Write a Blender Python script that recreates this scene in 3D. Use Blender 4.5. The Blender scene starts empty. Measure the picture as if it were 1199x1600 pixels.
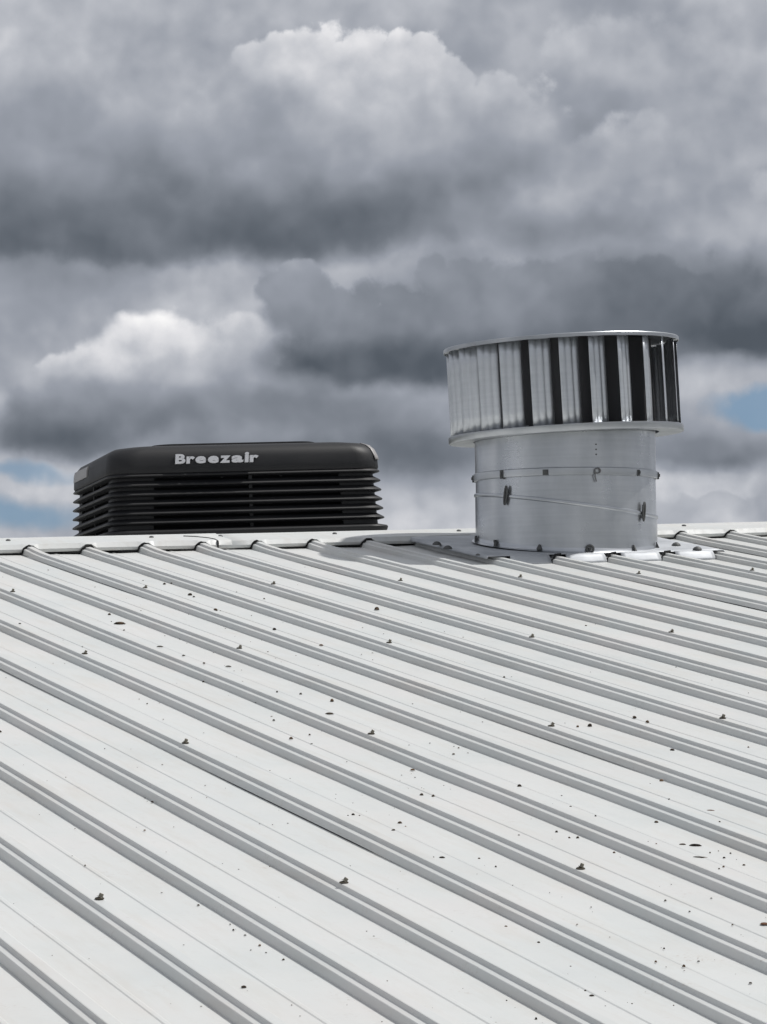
import bpy, math, random
from mathutils import Vector, Matrix, noise as mnoise

scn = bpy.context.scene
col = scn.collection
R = math.radians
random.seed(7)

# ------------------------------------------------------------------ frame
PITCH = R(8.0)                     # roof pitch; the ridge runs along X, the near slope falls towards -Y
F_PX, W_PX, H_PX = 5055.77, 1199.0, 1600.0
def roofw(u, v, n=0.0):            # roof coordinates (along ridge, up-slope, normal) -> world
    return Vector((u, v*math.cos(PITCH) - n*math.sin(PITCH), v*math.sin(PITCH) + n*math.cos(PITCH)))
ROOF = Matrix.Rotation(PITCH, 4, 'X')
_w = Vector((0.079398, -0.0047316, 0.3661343))
_rot = Matrix.Rotation(_w.length, 3, _w.normalized())
_B = Matrix(((1, 0, 0), (0, 0, -1), (0, 1, 0)))
_RC = _B @ _rot                    # rows: camera right, down, forward in roof coordinates
_M3 = ROOF.to_3x3()
C_RIGHT, C_DOWN, C_FWD = (_M3 @ _RC[i] for i in range(3))
CAM = roofw(-2.59325, -9.88985, 0.92531)

# ------------------------------------------------------------------ camera
cam_d = bpy.data.cameras.new('camera'); cam = bpy.data.objects.new('camera', cam_d); col.objects.link(cam)
cam_d.sensor_fit = 'HORIZONTAL'; cam_d.sensor_width = 36.0; cam_d.lens = 36.0*F_PX/W_PX
cam_d.clip_start = 0.05; cam_d.clip_end = 6000
mw = Matrix.Identity(4)
for r in range(3):
    mw[r][0] = C_RIGHT[r]; mw[r][1] = -C_DOWN[r]; mw[r][2] = -C_FWD[r]; mw[r][3] = CAM[r]
cam.matrix_world = mw
scn.camera = cam

def ray(x, y):
    return (C_RIGHT*((x-W_PX/2)/F_PX) + C_DOWN*((y-H_PX/2)/F_PX) + C_FWD).normalized()
NRM = _M3 @ Vector((0, 0, 1))
def on_roof(x, y, n=0.0):          # pixel -> point on the plane parallel to the near slope at height n, in roof coordinates
    d = ray(x, y); o = roofw(0, 0, n)
    p = CAM + d*((o-CAM).dot(NRM)/d.dot(NRM))
    return _M3.transposed() @ p
def at_depth(x, y, D):
    d = ray(x, y); return CAM + d*(D/d.dot(C_FWD))

# ------------------------------------------------------------------ sun and exposure
SUN_CROSS = R(56.5)                # height over the roof plane, straight from the right along the ridge
sun_dir = (_M3 @ Vector((math.cos(SUN_CROSS), 0.02, math.sin(SUN_CROSS)))).normalized()
sun_d = bpy.data.lights.new('sun', 'SUN'); sun = bpy.data.objects.new('sun', sun_d); col.objects.link(sun)
sun_d.energy = 3.5; sun_d.angle = R(1.2); sun_d.color = (1.0, 0.975, 0.94)
sun.rotation_euler = (-sun_dir).to_track_quat('-Z', 'Y').to_euler(); sun.location = (8, -4, 12)
vs = scn.view_settings
vs.view_transform = 'Standard'; vs.look = 'None'; vs.exposure = 0.0; vs.gamma = 1.0; vs.use_curve_mapping = False

# ------------------------------------------------------------------ sky (world nodes)
world = bpy.data.worlds.new('World'); scn.world = world; world.use_nodes = True
nt = world.node_tree; nt.nodes.clear()
class G:                           # tiny node-graph helper
    def __init__(s, nt): s.nt = nt
    def n(s, t, **k):
        o = s.nt.nodes.new(t)
        for a, b in k.items(): setattr(o, a, b)
        return o
    def put(s, sock, val):
        if hasattr(val, 'is_output'): s.nt.links.new(val, sock)
        elif val is not None: sock.default_value = val
    def m(s, op, a, b=None, c=None, clamp=False):
        o = s.n('ShaderNodeMath', operation=op, use_clamp=clamp)
        for i, q in enumerate((a, b, c)):
            if q is not None: s.put(o.inputs[i], q)
        return o.outputs[0]
    def vm(s, op, a, b=None):
        o = s.n('ShaderNodeVectorMath', operation=op)
        s.put(o.inputs[0], a)
        if b is not None: s.put(o.inputs[1], b)
        return o.outputs['Value'] if op in ('LENGTH', 'DOT_PRODUCT') else o.outputs[0]
    def noise(s, vec, scale, detail=4, rough=.5, dist=0., lac=2.0, kind='FBM'):
        o = s.n('ShaderNodeTexNoise', noise_dimensions='3D', noise_type=kind)
        s.put(o.inputs['Vector'], vec); o.inputs['Scale'].default_value = scale; o.inputs['Detail'].default_value = detail
        o.inputs['Roughness'].default_value = rough; o.inputs['Distortion'].default_value = dist; o.inputs['Lacunarity'].default_value = lac
        return o.outputs['Fac']
    def remap(s, v, a, b, c=0., d=1., kind='LINEAR'):
        o = s.n('ShaderNodeMapRange', interpolation_type=kind)
        s.put(o.inputs['Value'], v)
        for nm, q in (('From Min', a), ('From Max', b), ('To Min', c), ('To Max', d)): s.put(o.inputs[nm], q)
        return o.outputs['Result']
    def mixf(s, f, a, b):
        o = s.n('ShaderNodeMix', data_type='FLOAT')
        s.put(o.inputs[0], f); s.put(o.inputs[2], a); s.put(o.inputs[3], b); return o.outputs[0]
    def mixc(s, f, a, b, mode='MIX'):
        o = s.n('ShaderNodeMix', data_type='RGBA', blend_type=mode)
        s.put(o.inputs[0], f); s.put(o.inputs[6], a); s.put(o.inputs[7], b); return o.outputs[2]
    def ramp(s, f, stops):
        o = s.n('ShaderNodeValToRGB'); s.put(o.inputs[0], f)
        e = o.color_ramp.elements
        while len(e) < len(stops): e.new(.5)
        for q, (p, c) in zip(e, stops):
            q.position = p; q.color = (*c, 1)
        return o.outputs[0]
def lin(*c): return tuple((x/255/12.92 if x <= 10 else ((x/255+.055)/1.055)**2.4) for x in c)

g = G(nt)
tc = g.n('ShaderNodeTexCoord')
D = g.vm('NORMALIZE', tc.outputs['Generated'])
sep = g.n('ShaderNodeSeparateXYZ'); g.put(sep.inputs[0], D)
az = g.m('ARCTAN2', sep.outputs['X'], sep.outputs['Y'])
el = g.m('ARCSINE', sep.outputs['Z'])
AZ0 = math.atan2(C_FWD.x, C_FWD.y)
comb = g.n('ShaderNodeCombineXYZ')
g.put(comb.inputs[0], g.m('SUBTRACT', az, AZ0)); g.put(comb.inputs[1], el)
P0 = comb.outputs[0]               # (azimuth from the middle bank, elevation), radians
def sky_pt(x, y):
    d = ray(x, y); return (math.atan2(d.x, d.y) - AZ0, math.asin(d.z))
# billowing edges: the coordinates themselves are pushed about by turbulence
nA = g.n('ShaderNodeTexNoise', noise_dimensions='3D'); g.put(nA.inputs['Vector'], D)
nA.inputs['Scale'].default_value = 26; nA.inputs['Detail'].default_value = 3; nA.inputs['Roughness'].default_value = .5
wA = g.vm('SUBTRACT', nA.outputs['Color'], (.5, .5, .5))
nB = g.n('ShaderNodeTexNoise', noise_dimensions='3D'); g.put(nB.inputs['Vector'], D)
nB.inputs['Scale'].default_value = 110; nB.inputs['Detail'].default_value = 3; nB.inputs['Roughness'].default_value = .5
wB = g.vm('SUBTRACT', nB.outputs['Color'], (.5, .5, .5))
def scl(v, s):
    o = g.n('ShaderNodeVectorMath', operation='SCALE'); g.put(o.inputs[0], v); o.inputs['Scale'].default_value = s; return o.outputs[0]
P = P_WARP = g.vm('ADD', P0, g.vm('ADD', scl(wA, .016), scl(wB, .0042)))
vor = g.n('ShaderNodeTexVoronoi', feature='F1'); g.put(vor.inputs['Vector'], g.vm('ADD', D, scl(wB, .006)))
vor.inputs['Scale'].default_value = 85; vor.inputs['Detail'].default_value = 1; vor.inputs['Roughness'].default_value = .5
puff = g.m('SUBTRACT', .45, vor.outputs['Distance'])         # cauliflower lobes
fine = g.m('SUBTRACT', g.noise(D, 120, 6, .60), .5)
edge = g.m('ADD', g.m('MULTIPLY', puff, .75), g.m('MULTIPLY', fine, .85))
# light from above on the lumps: difference of the same turbulence a little higher up
up1 = g.noise(g.vm('ADD', D, scl(wB, .004)), 30, 3.2, .46)
up2 = g.noise(g.vm('ADD', g.vm('ADD', D, scl(wB, .004)), (.004, .0, .0075)), 30, 3.2, .46)
relief = g.m('SUBTRACT', up1, up2)

# broken cloud everywhere: the same kind of sky goes on all round
big = g.noise(D, 5.5, 5, .55, .3)
VG = g.remap(big, .30, .70, .46, .95)
px = 1.0/F_PX
def stroke(V, cx, cy, rx, ry, top, bot, alpha=.9, soft=.6, bil=.3):
    a, e = sky_pt(cx, cy)
    q = g.vm('MULTIPLY', g.vm('SUBTRACT', P, (a, e, 0)), (1/(rx*px), 1/(ry*px), 0))
    d = g.vm('LENGTH', q)
    if bil: d = g.m('MULTIPLY_ADD', edge, -bil, d)
    qy = g.vm('DOT_PRODUCT', q, (0, 1, 0))
    if isinstance(soft, tuple):    # crisp crown, ragged base
        sf = g.remap(qy, .5, -.6, soft[0], soft[1], 'SMOOTHSTEP')
        k = g.remap(d, 1.05, g.m('SUBTRACT', 1.0, sf), 0., alpha, 'SMOOTHSTEP')
    else:
        k = g.remap(d, 1.0+soft*.35, 1.0-soft, 0., alpha, 'SMOOTHSTEP')
    if abs(top-bot) > .005: c = g.remap(qy, .95, -.95, top, bot, 'LINEAR')
    else: c = top
    return g.mixf(k, V, c)
CR = (.09, .92); CR2 = (.20, .92)
STROKES = [
 # high veil behind everything
 (600, 420, 1500, 1100, .70, .70, 1.0, .5, 0),
 (600, 40, 560, 100, .655, .62, .9, .8, .15), (60, 40, 260, 110, .74, .69, .8, .9, .2), (330, 30, 150, 60, .66, .66, .7, .9, .2), (1080, 40, 260, 100, .70, .69, .7, .9, .2),
 # upper left body
 (150, 160, 250, 120, .71, .66, .75, .8, .25), (20, 290, 260, 160, .60, .44, .88, .9, .15), (90, 190, 110, 90, .56, .54, .6, .9, .2), (230, 270, 160, 90, .60, .52, .7, .9, .2),
 # right bank behind the great cumulus
 (970, 110, 150, 105, .74, .66, .9, CR2, .45), (1130, 190, 150, 170, .69, .64, .75, .8, .25), (925, 165, 105, 75, .55, .55, .8, .9, .25),
 # great cumulus
 (590, 225, 325, 188, .83, .52, .97, CR, .46), (450, 122, 120, 88, .83, .71, .95, CR, .46), (640, 124, 126, 82, .83, .71, .95, CR, .46),
 (770, 185, 92, 74, .75, .62, .92, CR2, .4), (350, 190, 110, 100, .70, .58, .75, .85, .25), (345, 125, 90, 75, .71, .66, .8, .9, .25), (560, 160, 90, 40, .74, .70, .5, .9, .3),
 (470, 130, 100, 50, .79, .75, .6, .9, .2), (650, 150, 150, 60, .775, .70, .6, .9, .2), (420, 200, 70, 80, .60, .58, .55, .9, .2), (620, 220, 130, 50, .68, .64, .6, .9, .2),
 (985, 270, 170, 100, .72, .57, .94, CR2, .45), (940, 350, 200, 46, .51, .53, .8, .9, .2), (1196, 300, 30, 34, .80, .70, .8, .4, .35),
 (470, 320, 480, 85, .58, .44, .88, .85, .2), (180, 340, 420, 84, .49, .39, .93, .85, .2), (470, 362, 300, 52, .44, .37, .88, .8, .2), (60, 385, 300, 36, .41, .40, .88, .8, .2),
 (790, 245, 130, 56, .52, .50, .7, .9, .25), (680, 300, 130, 40, .50, .48, .6, .9, .2), (720, 350, 110, 40, .60, .60, .7, .9, .2),
 # light gap on the left
 (170, 450, 340, 40, .62, .66, .93, .7, .25), (60, 520, 200, 90, .59, .60, .85, .8, .25), (320, 470, 110, 60, .72, .72, .88, .8, .2), (60, 430, 110, 26, .57, .58, .7, .9, .2),
 # dark middle bank
 (850, 515, 470, 128, .58, .39, .97, CR, .42), (470, 490, 84, 96, .63, .46, .96, CR, .42), (560, 520, 150, 90, .54, .43, .9, .75, .25),
 (850, 420, 300, 46, .55, .50, .75, .85, .25), (690, 440, 120, 50, .53, .50, .6, .9, .2), (1090, 470, 280, 100, .46, .36, .92, .85, .2), (560, 568, 190, 46, .38, .355, .95, .75, .2), (800, 560, 300, 54, .39, .36, .88, .8, .2), (1170, 530, 150, 46, .355, .35, .92, .8, .2), (1130, 440, 120, 40, .50, .46, .6, .9, .2),
 # sunlit cumulus low on the left
 (240, 602, 200, 126, .82, .54, .97, CR2, .46), (135, 580, 80, 46, .80, .62, .85, CR2, .4), (360, 560, 74, 78, .80, .60, .92, CR2, .46), (218, 524, 88, 54, .97, .78, .97, (.30, .9), .16), (300, 540, 60, 46, .84, .70, .8, (.5, .9), .35), (195, 558, 78, 26, .86, .78, .7, .9, .3), (128, 500, 46, 34, .625, .63, 1.0, .5, 0), (385, 525, 24, 34, .80, .72, .6, .7, .3), (255, 572, 50, 16, .72, .70, .7, .9, .4), (320, 590, 70, 22, .66, .64, .6, .9, .4), (180, 530, 26, 20, .80, .76, .5, .9, .4), (120, 610, 90, 26, .62, .58, .7, .9, .3),
 (40, 650, 110, 64, .68, .56, .92, CR2, .4), (6, 640, 26, 40, .84, .74, .85, .7, .3),
 (120, 660, 160, 66, .50, .42, .94, .7, .3), (340, 655, 330, 62, .57, .48, .9, .8, .2), (90, 690, 130, 40, .43, .42, .85, .8, .2), (520, 645, 240, 50, .52, .48, .88, .8, .2), (165, 612, 90, 26, .58, .55, .7, .8, .3), (650, 705, 180, 60, .45, .45, .9, .8, .2),
 (420, 718, 270, 40, .48, .47, .9, .8, .2), (330, 590, 60, 30, .70, .62, .6, .9, .2), (450, 600, 60, 24, .62, .60, .5, .9, .2),
 # pale strip above the ridge
 (660, 805, 240, 46, .76, .77, .97, .6, .15), (60, 768, 130, 14, .71, .73, .9, .7, .25), (40, 842, 170, 18, .72, .73, .85, .7, .15),
 # right of the ventilator
 (1110, 590, 200, 36, .66, .71, .92, .7, .25), (1080, 655, 190, 48, .66, .57, .94, .6, .3), (1090, 705, 200, 40, .53, .46, .95, .65, .25),
 (1110, 765, 190, 28, .76, .75, .96, .6, .25), (1130, 806, 110, 46, .70, .63, .94, CR, .5), (1205, 780, 34, 50, .60, .62, .8, .5, .3),
]
def paint(test):
    global P
    Vv = VG; i_ = 0
    for st in STROKES:
        if not test(st): continue
        Vv = stroke(Vv, *st); i_ += 1
    Vv = g.m('ADD', Vv, g.m('MULTIPLY', relief, .34))
    Vv = g.m('ADD', Vv, g.m('MULTIPLY', g.m('MAXIMUM', g.m('SUBTRACT', Vv, .60), 0.0), g.m('MULTIPLY', g.m('ADD', fine, g.m('MULTIPLY', relief, 1.6)), .45)))
    return g.m('ADD', Vv, g.m('MULTIPLY', fine, .030))
RAMP = [(0, lin(38, 43, 50)), (.36, lin(84, 91, 100)), (.47, lin(114, 120, 129)), (.62, lin(152, 157, 167)), (.74, lin(187, 190, 197)), (.88, lin(227, 227, 230)), (1, lin(250, 249, 249))]
# clear gaps: the blue sky itself
def gap(cx, cy, rx, ry, alpha, soft, bil):
    a, e = sky_pt(cx, cy)
    q = g.vm('MULTIPLY', g.vm('SUBTRACT', P, (a, e, 0)), (1/(rx*px), 1/(ry*px), 0))
    d = g.m('MULTIPLY_ADD', edge, bil, g.vm('LENGTH', q))
    return g.remap(d, 1.0+soft*.35, 1.0-soft, 0., alpha, 'SMOOTHSTEP')
blue = g.m('MAXIMUM', gap(1196, 632, 74, 31, .88, .5, .5), gap(30, 805, 125, 24, .85, .8, .3))
blue = g.m('MAXIMUM', blue, gap(50, 742, 80, 13, .75, .8, .3))
blueG = g.remap(big, .30, .24, 0., .9, 'SMOOTHSTEP')
sky = g.n('ShaderNodeTexSky', sky_type='NISHITA', sun_disc=False)
sky.sun_elevation = math.asin(sun_dir.z); sky.sun_rotation = math.atan2(sun_dir.x, sun_dir.y)
sky.air_density = 1.0; sky.dust_density = .5; sky.ozone_density = 1.0
g.put(sky.inputs[0], g.vm('NORMALIZE', g.vm('ADD', D, (0, 0, .16))))
def bank(Vv, bl):
    c = g.n('ShaderNodeBackground'); g.put(c.inputs[0], g.ramp(Vv, RAMP)); c.inputs[1].default_value = 1.0
    b_ = g.n('ShaderNodeBackground'); g.put(b_.inputs[0], g.mixc(1.0, sky.outputs[0], (.98, 1.02, .98, 1), 'MULTIPLY')); b_.inputs[1].default_value = .085
    mx = g.n('ShaderNodeMixShader'); g.put(mx.inputs[0], bl); g.put(mx.inputs[1], c.outputs[0]); g.put(mx.inputs[2], b_.outputs[0])
    return mx.outputs[0]
# the modelled banks take up the part of the sky over the ridge; elsewhere the general broken cloud
win = g.m('MULTIPLY', g.m('MULTIPLY', g.remap(g.m('ABSOLUTE', g.m('SUBTRACT', az, AZ0)), .22, .15, 0., 1., 'SMOOTHSTEP'), g.remap(el, .36, .27, 0., 1., 'SMOOTHSTEP')), g.remap(el, -.03, -.01))
# the banks are worked out in four quarters, so that each direction only pays for the clouds near it
SX, SY, BW = 620., 430., 25.
def mixs(f, a, b):
    o = g.n('ShaderNodeMixShader'); g.put(o.inputs[0], f); g.put(o.inputs[1], a); g.put(o.inputs[2], b); return o.outputs[0]
def quarter(lft, upp):
    def test(st):
        cx, cy, rx, ry = st[:4]; m = 90
        okx = (cx-1.5*rx-m < SX+BW) if lft else (cx+1.5*rx+m > SX-BW)
        oky = (cy-1.5*ry-m < SY+BW) if upp else (cy+1.5*ry+m > SY-BW)
        return okx and oky
    return bank(paint(test), blue if not upp else g.m('MULTIPLY', big, 0.0))
fxm = g.remap(g.m('SUBTRACT', az, AZ0), sky_pt(SX-BW, SY)[0], sky_pt(SX+BW, SY)[0], 0., 1., 'SMOOTHSTEP')
fym = g.remap(el, sky_pt(SX, SY+BW)[1], sky_pt(SX, SY-BW)[1], 0., 1., 'SMOOTHSTEP')
local = mixs(fym, mixs(fxm, quarter(True, False), quarter(False, False)), mixs(fxm, quarter(True, True), quarter(False, True)))
mw_ = g.n('ShaderNodeMixShader'); g.put(mw_.inputs[0], win); g.put(mw_.inputs[1], bank(VG, blueG)); g.put(mw_.inputs[2], local)
outw = g.n('ShaderNodeOutputWorld'); g.put(outw.inputs[0], mw_.outputs[0])
world.cycles.sampling_method = 'MANUAL'; world.cycles.sample_map_resolution = 512

# ------------------------------------------------------------------ materials
def mat(name, color, rough=.5, metal=0., spec=.5, build=None):
    m = bpy.data.materials.new(name); m.use_nodes = True
    b = m.node_tree.nodes['Principled BSDF']
    b.inputs['Base Color'].default_value = (*color, 1); b.inputs['Roughness'].default_value = rough
    b.inputs['Metallic'].default_value = metal; b.inputs['Specular IOR Level'].default_value = spec
    if build:
        gg = G(m.node_tree); build(gg, b)
    return m
def objcoord(gg): return gg.n('ShaderNodeTexCoord').outputs['Object']
def worldpos(gg): return gg.n('ShaderNodeNewGeometry').outputs['Position']
def bump(gg, b, h, strength=.2, dist=.002):
    o = gg.n('ShaderNodeBump'); o.inputs['Strength'].default_value = strength; o.inputs['Distance'].default_value = dist
    gg.put(o.inputs['Height'], h); gg.put(b.inputs['Normal'], o.outputs[0])

def roof_paint(gg, b):
    p = worldpos(gg)
    st = gg.vm('MULTIPLY', p, (26, 1.1, 26))                  # streaks washed down the slope
    s1 = gg.noise(st, 1.0, 5, .6)
    s2 = gg.noise(p, 3.2, 5, .6); s3 = gg.noise(p, 60, 4, .6)
    base = gg.ramp(s2, [(.3, (.530, .552, .546)), (.5, (.565, .578, .568)), (.7, (.585, .583, .572))])
    c = gg.mixc(gg.remap(s1, .50, .78, 0., .42), base, (.47, .44, .40, 1))
    c = gg.mixc(gg.remap(s3, .60, .80, 0., .22), c, (.41, .37, .33, 1))
    rs = gg.m('MULTIPLY', gg.remap(gg.noise(p, 7.5, 4, .6), .58, .74), gg.remap(gg.noise(p, 150, 3, .65), .56, .74))
    c = gg.mixc(gg.m('MULTIPLY', rs, .7), c, (.29, .21, .15, 1))
    film = gg.m('MULTIPLY', gg.remap(gg.noise(p, 1.3, 4, .55), .45, .70), gg.remap(gg.noise(gg.vm('MULTIPLY', p, (9, 2.2, 9)), 1.0, 4, .6), .40, .65))
    c = gg.mixc(gg.m('MULTIPLY', film, .26), c, (.52, .475, .435, 1))
    gg.put(b.inputs['Base Color'], c)
    gg.put(b.inputs['Roughness'], gg.remap(s1, .3, .7, .40, .56))
    bump(gg, b, gg.noise(p, 220, 3, .5), .05, .0006)
M_ROOF = mat('painted_steel_roof', (.7, .7, .68), .45, 0, .4, roof_paint)

def galv(dark=1.0, rough=.36, sheen=.25):
    def f(gg, b):
        p = objcoord(gg)
        nz = gg.noise(gg.vm('MULTIPLY', p, (5, 5, 3)), 1.4, 4, .5)
        st = gg.noise(gg.vm('MULTIPLY', p, (4, 4, 90)), 1.0, 4, .6)          # faint rolling marks round the skin
        k = gg.m('ADD', gg.m('MULTIPLY', nz, .75), gg.m('MULTIPLY', st, .25))
        c = gg.ramp(k, [(.32, (.40*dark, .42*dark, .445*dark)), (.5, (.50*dark, .52*dark, .545*dark)), (.68, (.60*dark, .618*dark, .64*dark))])
        gg.put(b.inputs['Base Color'], c)
        gg.put(b.inputs['Roughness'], gg.remap(k, .3, .7, rough+.06, rough-.05))
        bump(gg, b, gg.m('ADD', gg.noise(gg.vm('MULTIPLY', p, (3, 3, 2)), 1.6, 2, .5), gg.m('MULTIPLY', gg.noise(gg.vm('MULTIPLY', p, (12, 12, 1.0)), 1.0, 1, .4), .25)), .22, .010)
    return f
M_PIPE = mat('galvanised_pipe', (.5, .5, .52), .4, .85, .5, galv(1.0, .30))
M_VANE = mat('galvanised_vane', (.6, .6, .62), .35, .9, .5, galv(1.12, .46))
M_RING = mat('galvanised_ring', (.6, .6, .62), .35, .9, .5, galv(.85, .33))
M_BAND = mat('galvanised_band', (.5, .5, .52), .35, .9, .5, galv(.95, .34))
M_FLASH = mat('flashing_steel', (.7, .7, .72), .45, .35, .4, galv(.88, .6))
M_DARKM = mat('weathered_fixing', (.10, .102, .102), .6, .4, .4)
M_SEAM = mat('seam_black', (.012, .012, .012), .7, 0, .3)
M_SCREW = mat('weathered_screw', (.20, .185, .15), .6, .3, .4)
M_WASHER = mat('rubber_washer', (.045, .038, .026), .8, 0, .3)
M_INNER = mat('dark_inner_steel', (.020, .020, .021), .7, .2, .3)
M_DRUM = mat('drum_shade_dark', (.075, .075, .08), .5, .6, .4)  # dark tone standing in for the shade inside the rotor
M_HOOK = mat('dull_wire', (.16, .16, .165), .6, .4, .4)
def plastic(gg, b):
    p = objcoord(gg)
    n1 = gg.noise(p, 3.0, 5, .6); n2 = gg.noise(p, 240, 2, .5)
    gg.put(b.inputs['Base Color'], gg.ramp(n1, [(.3, (.009, .0095, .011)), (.7, (.017, .017, .0185))]))
    gg.put(b.inputs['Roughness'], gg.remap(n1, .3, .7, .46, .62))
    bump(gg, b, n2, .12, .0006)
M_PLAST = mat('charcoal_plastic', (.03, .03, .032), .45, 0, .32, plastic)
M_PAD = mat('wet_cooling_pad', (.006, .006, .007), .9, 0, .1)
M_LOGO = mat('silver_lettering', (.62, .62, .64), .4, .25, .5)
M_BADGE = mat('silver_badge', (.30, .29, .285), .45, .2, .4)
def debris_c(gg, b):
    r = gg.n('ShaderNodeObjectInfo').outputs['Random']
    k = gg.noise(worldpos(gg), 30, 3, .6)
    gg.put(b.inputs['Base Color'], gg.ramp(k, [(.35, (.016, .012, .009)), (.5, (.045, .033, .022)), (.65, (.14, .085, .05))]))
M_DEB = mat('dry_debris', (.03, .025, .02), .9, 0, .2, debris_c)
M_LEAFB = mat('brown_leaf', (.12, .06, .035), .8, 0, .2)
def wallc(gg, b):
    k = gg.noise(worldpos(gg), 1.5, 6, .6)
    gg.put(b.inputs['Base Color'], gg.ramp(k, [(.3, (.42, .42, .40)), (.7, (.52, .51, .49))]))
M_WALL = mat('painted_wall', (.5, .5, .48), .8, 0, .3, wallc)
def groundc(gg, b):
    p = worldpos(gg); k = gg.noise(p, .05, 8, .65); k2 = gg.noise(p, 2.0, 6, .7)
    c = gg.ramp(k, [(.38, (.055, .055, .055)), (.47, (.09, .085, .075)), (.53, (.06, .075, .03)), (.7, (.045, .065, .022))])
    gg.put(b.inputs['Base Color'], gg.mixc(gg.m('MULTIPLY', k2, .4), c, (.11, .10, .08, 1)))
M_GROUND = mat('ground', (.08, .08, .06), .9, 0, .2, groundc)

# ------------------------------------------------------------------ mesh helpers
class MB:
    def __init__(s): s.v = []; s.f = []
    def add(s, vs, fs):
        o = len(s.v); s.v += [tuple(q) for q in vs]; s.f += [tuple(i+o for i in f) for f in fs]; return s
    def box(s, c, h, rot=None):
        vs = [Vector((x*h[0], y*h[1], z*h[2])) for x in (-1, 1) for y in (-1, 1) for z in (-1, 1)]
        if rot is not None: vs = [rot @ q for q in vs]
        c = Vector(c)
        return s.add([q+c for q in vs], [(0, 1, 3, 2), (4, 6, 7, 5), (0, 4, 5, 1), (2, 3, 7, 6), (0, 2, 6, 4), (1, 5, 7, 3)])
    def rings(s, rings, close=True, cap0=False, cap1=False):     # list of equally long point loops
        n = len(rings[0]); o = len(s.v)
        for r in rings: s.v += [tuple(q) for q in r]
        for i in range(len(rings)-1):
            for j in range(n if close else n-1):
                a = o+i*n+j; b = o+i*n+(j+1) % n
                s.f.append((a, b, b+n, a+n))
        if cap0: s.f.append(tuple(reversed(range(o, o+n))))
        if cap1: s.f.append(tuple(range(o+(len(rings)-1)*n, o+len(rings)*n)))
        return s
    def lathe(s, prof, seg=64, loop=False):
        pr = list(prof)+([prof[0]] if loop else [])
        return s.rings([[(r*math.cos(2*math.pi*j/seg), r*math.sin(2*math.pi*j/seg), z) for j in range(seg)] for r, z in pr])
    def tube(s, pts, r, seg=8, caps=True):
        pts = [Vector(p) for p in pts]; rs = []
        rr = r if isinstance(r, (list, tuple)) else [r]*len(pts)
        for i, p in enumerate(pts):
            t = (pts[min(i+1, len(pts)-1)]-pts[max(i-1, 0)]).normalized()
            a = t.orthogonal().normalized() if i == 0 else (a - t*a.dot(t)).normalized()
            b = t.cross(a)
            rs.append([p+(a*math.cos(2*math.pi*k/seg)+b*math.sin(2*math.pi*k/seg))*rr[i] for k in range(seg)])
        return s.rings(rs, True, caps, caps)
    def mesh(s, name, material, smooth=30):
        me = bpy.data.meshes.new(name); me.from_pydata(s.v, [], s.f); me.update()
        me.materials.append(material)
        if smooth:
            me.shade_smooth(); me.set_sharp_from_angle(angle=R(smooth))
        return me
    def build(s, name, material, parent=None, smooth=30, mw=None):
        return link(name, s.mesh(name, material, smooth), parent, mw)
def link(name, me, parent=None, mw=None):
    o = bpy.data.objects.new(name, me); col.objects.link(o)
    if parent: o.parent = parent
    if mw is not None: o.matrix_basis = mw
    return o
def empty(name, mw): 
    o = bpy.data.objects.new(name, None); col.objects.link(o); o.empty_display_size = .2; o.matrix_basis = mw; return o
def tag(o, label=None, cat=None, group=None, kind=None):
    for k, q in (('label', label), ('category', cat), ('group', group), ('kind', kind)):
        if q: o[k] = q
    return o

# ------------------------------------------------------------------ ground
gm = MB(); N = 24
gv = [(-3000+6000*i/N, -3000+6000*j/N, 0) for j in range(N+1) for i in range(N+1)]
gm.add(gv, [(j*(N+1)+i, j*(N+1)+i+1, (j+1)*(N+1)+i+1, (j+1)*(N+1)+i) for j in range(N) for i in range(N)])
GZ = -7.0
tag(gm.build('ground', M_GROUND, None, 0, Matrix.Translation((0, 0, GZ))), kind='structure')

# ------------------------------------------------------------------ the roof: sheets of four ribs
PIT = .19; RH = .0215
EAVE = -12.4                       # down-slope length of the near sheets
roof = empty('warehouse_roof', Matrix.Identity(4))
tag(roof, 'low pitched off-white ribbed steel roof filling the lower half', 'roof')
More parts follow.
